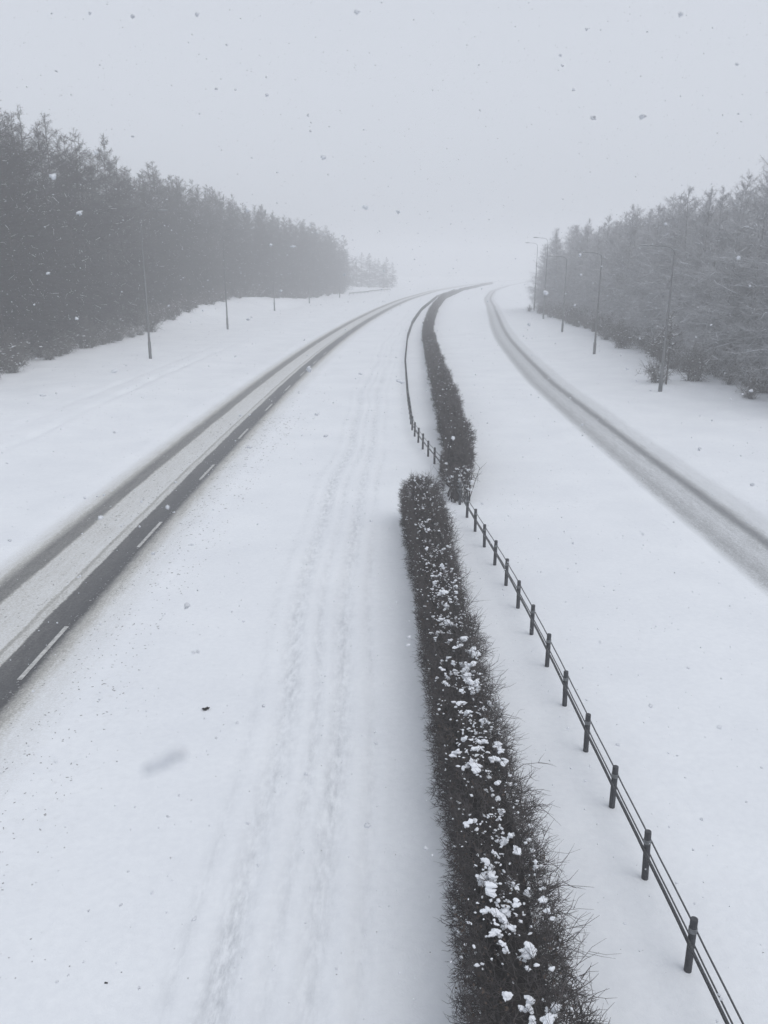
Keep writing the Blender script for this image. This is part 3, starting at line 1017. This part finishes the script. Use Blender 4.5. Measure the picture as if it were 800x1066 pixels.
# ------------------------------------------------------------------ guard rail far left
gr = empty('guard_rail', (-8, 237, 0))
bpy.context.view_layer.update()
tag(gr, 'low dark guard rail crossing the snow beyond the left wood', 'guard rail')
P = np.array([[-9.5 + 11.5 * k / 12, 234 + 48 * k / 12, 0] for k in range(13)])
P[:, 2] = ground_z(P[:, 0], P[:, 1])
for k in range(13):
    a = Acc(); a.tubes(P[k:k + 1] + [[0, 0, -.1]], P[k:k + 1] + [[0, 0, .72]], .06, .06, sides=6)
    place_child(a.build('post', M_RAIL, gr), gr)
a = Acc()
for dz, r_ in ((.50, .07), (.62, .05), (.70, .07)):
    a.tubes(P[:-1] + [[.08, 0, dz]], P[1:] + [[.08, 0, dz]], r_, r_, sides=6)
place_child(a.build('rail', M_RAIL, gr), gr)

# ------------------------------------------------------------------ bits lying on the snow
def clod(x, y, s, label):
    V, F = lumps(np.array([[0, 0, 0.]]), np.array([[s, s * .75, s * .6]]), 2, .7)
    o = mesh_obj('clod', V, F, M_CLOD, None, False)
    o.location = (x, y, gz(x, y) + s * .3)
    tag(o, label, 'clod', 'dark clods on the snow')
clod(-3.03, 12.55, .040, 'dark clod lying alone on open snow left of the wheel ruts')
clod(-2.93, 6.95, .013, 'tiny dark clod near the bottom left corner of the open snow')
clod(21.2, 56.5, .22, 'dark clod on the snow in front of the right wood')
acc = Acc()
n = 320
yv = 7 + 45 * rng.random(n) ** 1.8
tv = -6.3 + np.abs(rng.normal(size=n)) * 1.5
xv = cx(yv) + tv
s = rng.uniform(.002, .007, n) * (.6 + yv / 22)
acc.add(*lumps(np.stack([xv, yv, ground_z(xv, yv) + .003 + s * .3], 1), np.stack([s * 1.3, s, s * .7], 1), 1, .6))
for n, lo_, hi_, mean in ((1500, -6.75, -4.6, None), (650, -8.75, -7.4, None)):
    yv = 8 + 34 * rng.random(n) ** 1.4
    u_ = rng.random(n)
    tv = lo_ + (hi_ - lo_) * (u_ ** 1.8 if lo_ > -7 else u_)
    xv = cx(yv) + tv + left_t(yv)
    s = rng.uniform(.004, .011, n) * (.6 + yv / 26)
    acc.add(*lumps(np.stack([xv, yv, ground_z(xv, yv) + .002], 1), np.stack([s * rng.uniform(1.2, 2.6, n), s * .8, s * .5], 1), 1, .6))
n = 240
yv = 7 + 30 * rng.random(n) ** 1.5; xv = rng.uniform(-6, 9, n)
s = rng.uniform(.002, .006, n) * (.7 + yv / 25)
acc.add(*lumps(np.stack([xv, yv, ground_z(xv, yv) + s * .3], 1), np.stack([s * 1.3, s, s * .7], 1), 1, .6))
tag(acc.build('slush_crumbs', M_CRUMB), 'grey crumbs of slush thrown over the snow beside the cleared lane', 'slush crumbs', kind='stuff')

# ------------------------------------------------------------------ falling snow
acc = Acc()
n = 30000
P = np.stack([rng.uniform(-17, 17, n), rng.uniform(.9, 34, n), rng.uniform(.3, 16, n)], 1)
P = P[np.linalg.norm(P - np.array([0, 0, CAM_H]), axis=1) > 2.2]
n = len(P)
s = np.clip(rng.lognormal(math.log(.0048), .40, n), .002, .0085)
acc.add(*lumps(P, np.stack([s * rng.uniform(.8, 1.6, n), s, s * rng.uniform(.6, 1.1, n)], 1), 1, .6))
# flakes just past arm's length, soft in the lens
n = 95
y_ = rng.uniform(.8, 2.6, n)
P = np.stack([y_ * rng.uniform(-.55, .55, n), y_, CAM_H + y_ * rng.uniform(-1.05, .38, n)], 1)
sz = rng.uniform(.0012, .0030, n) * (.55 + .4 * y_)
acc.add(*lumps(P, np.stack([sz * rng.uniform(.9, 1.7, n), sz, sz], 1), 2, .3))
# one big clump drifting right past the lens
pc = np.array([0, 0, 7.2]) + .78 * np.array([-.0608, .2, -.1307])
k = np.linspace(-1, 1, 9)[:, None]
acc.add(*lumps(pc + k * np.array([.0034, .0008, .0016]) + rng.normal(size=(9, 3)) * .0002, np.full((9, 3), .00125), 2, .3))
tag(acc.build('falling_snow', M_FLAKE, None, True), 'snowflakes falling through the air over the whole road', 'snowfall', kind='stuff')

# ------------------------------------------------------------------ haze of the snow shower: one closed box, even density
bx0, bx1, by0, by1, bz0, bz1 = -460, 640, -40, 760, -2.2, 24.0
V = [(x, y, z) for z in (bz0, bz1) for y in (by0, by1) for x in (bx0, bx1)]
F = [(0, 2, 3, 1), (4, 5, 7, 6), (0, 1, 5, 4), (2, 6, 7, 3), (0, 4, 6, 2), (1, 3, 7, 5)]
m, t, b = mat_new('haze')
t.nodes.remove(b)
pv = N(t, 'ShaderNodeVolumePrincipled')
pv.inputs['Color'].default_value = (.985, .99, 1.0, 1)
pv.inputs['Density'].default_value = HAZE_DENSITY
pv.inputs['Anisotropy'].default_value = 0.0
t.links.new(pv.outputs[0], t.nodes['Material Output'].inputs['Volume'])
m.cycles.homogeneous_volume = True if hasattr(m.cycles, 'homogeneous_volume') else True
tag(mesh_obj('haze', V, F, m), kind='stuff')
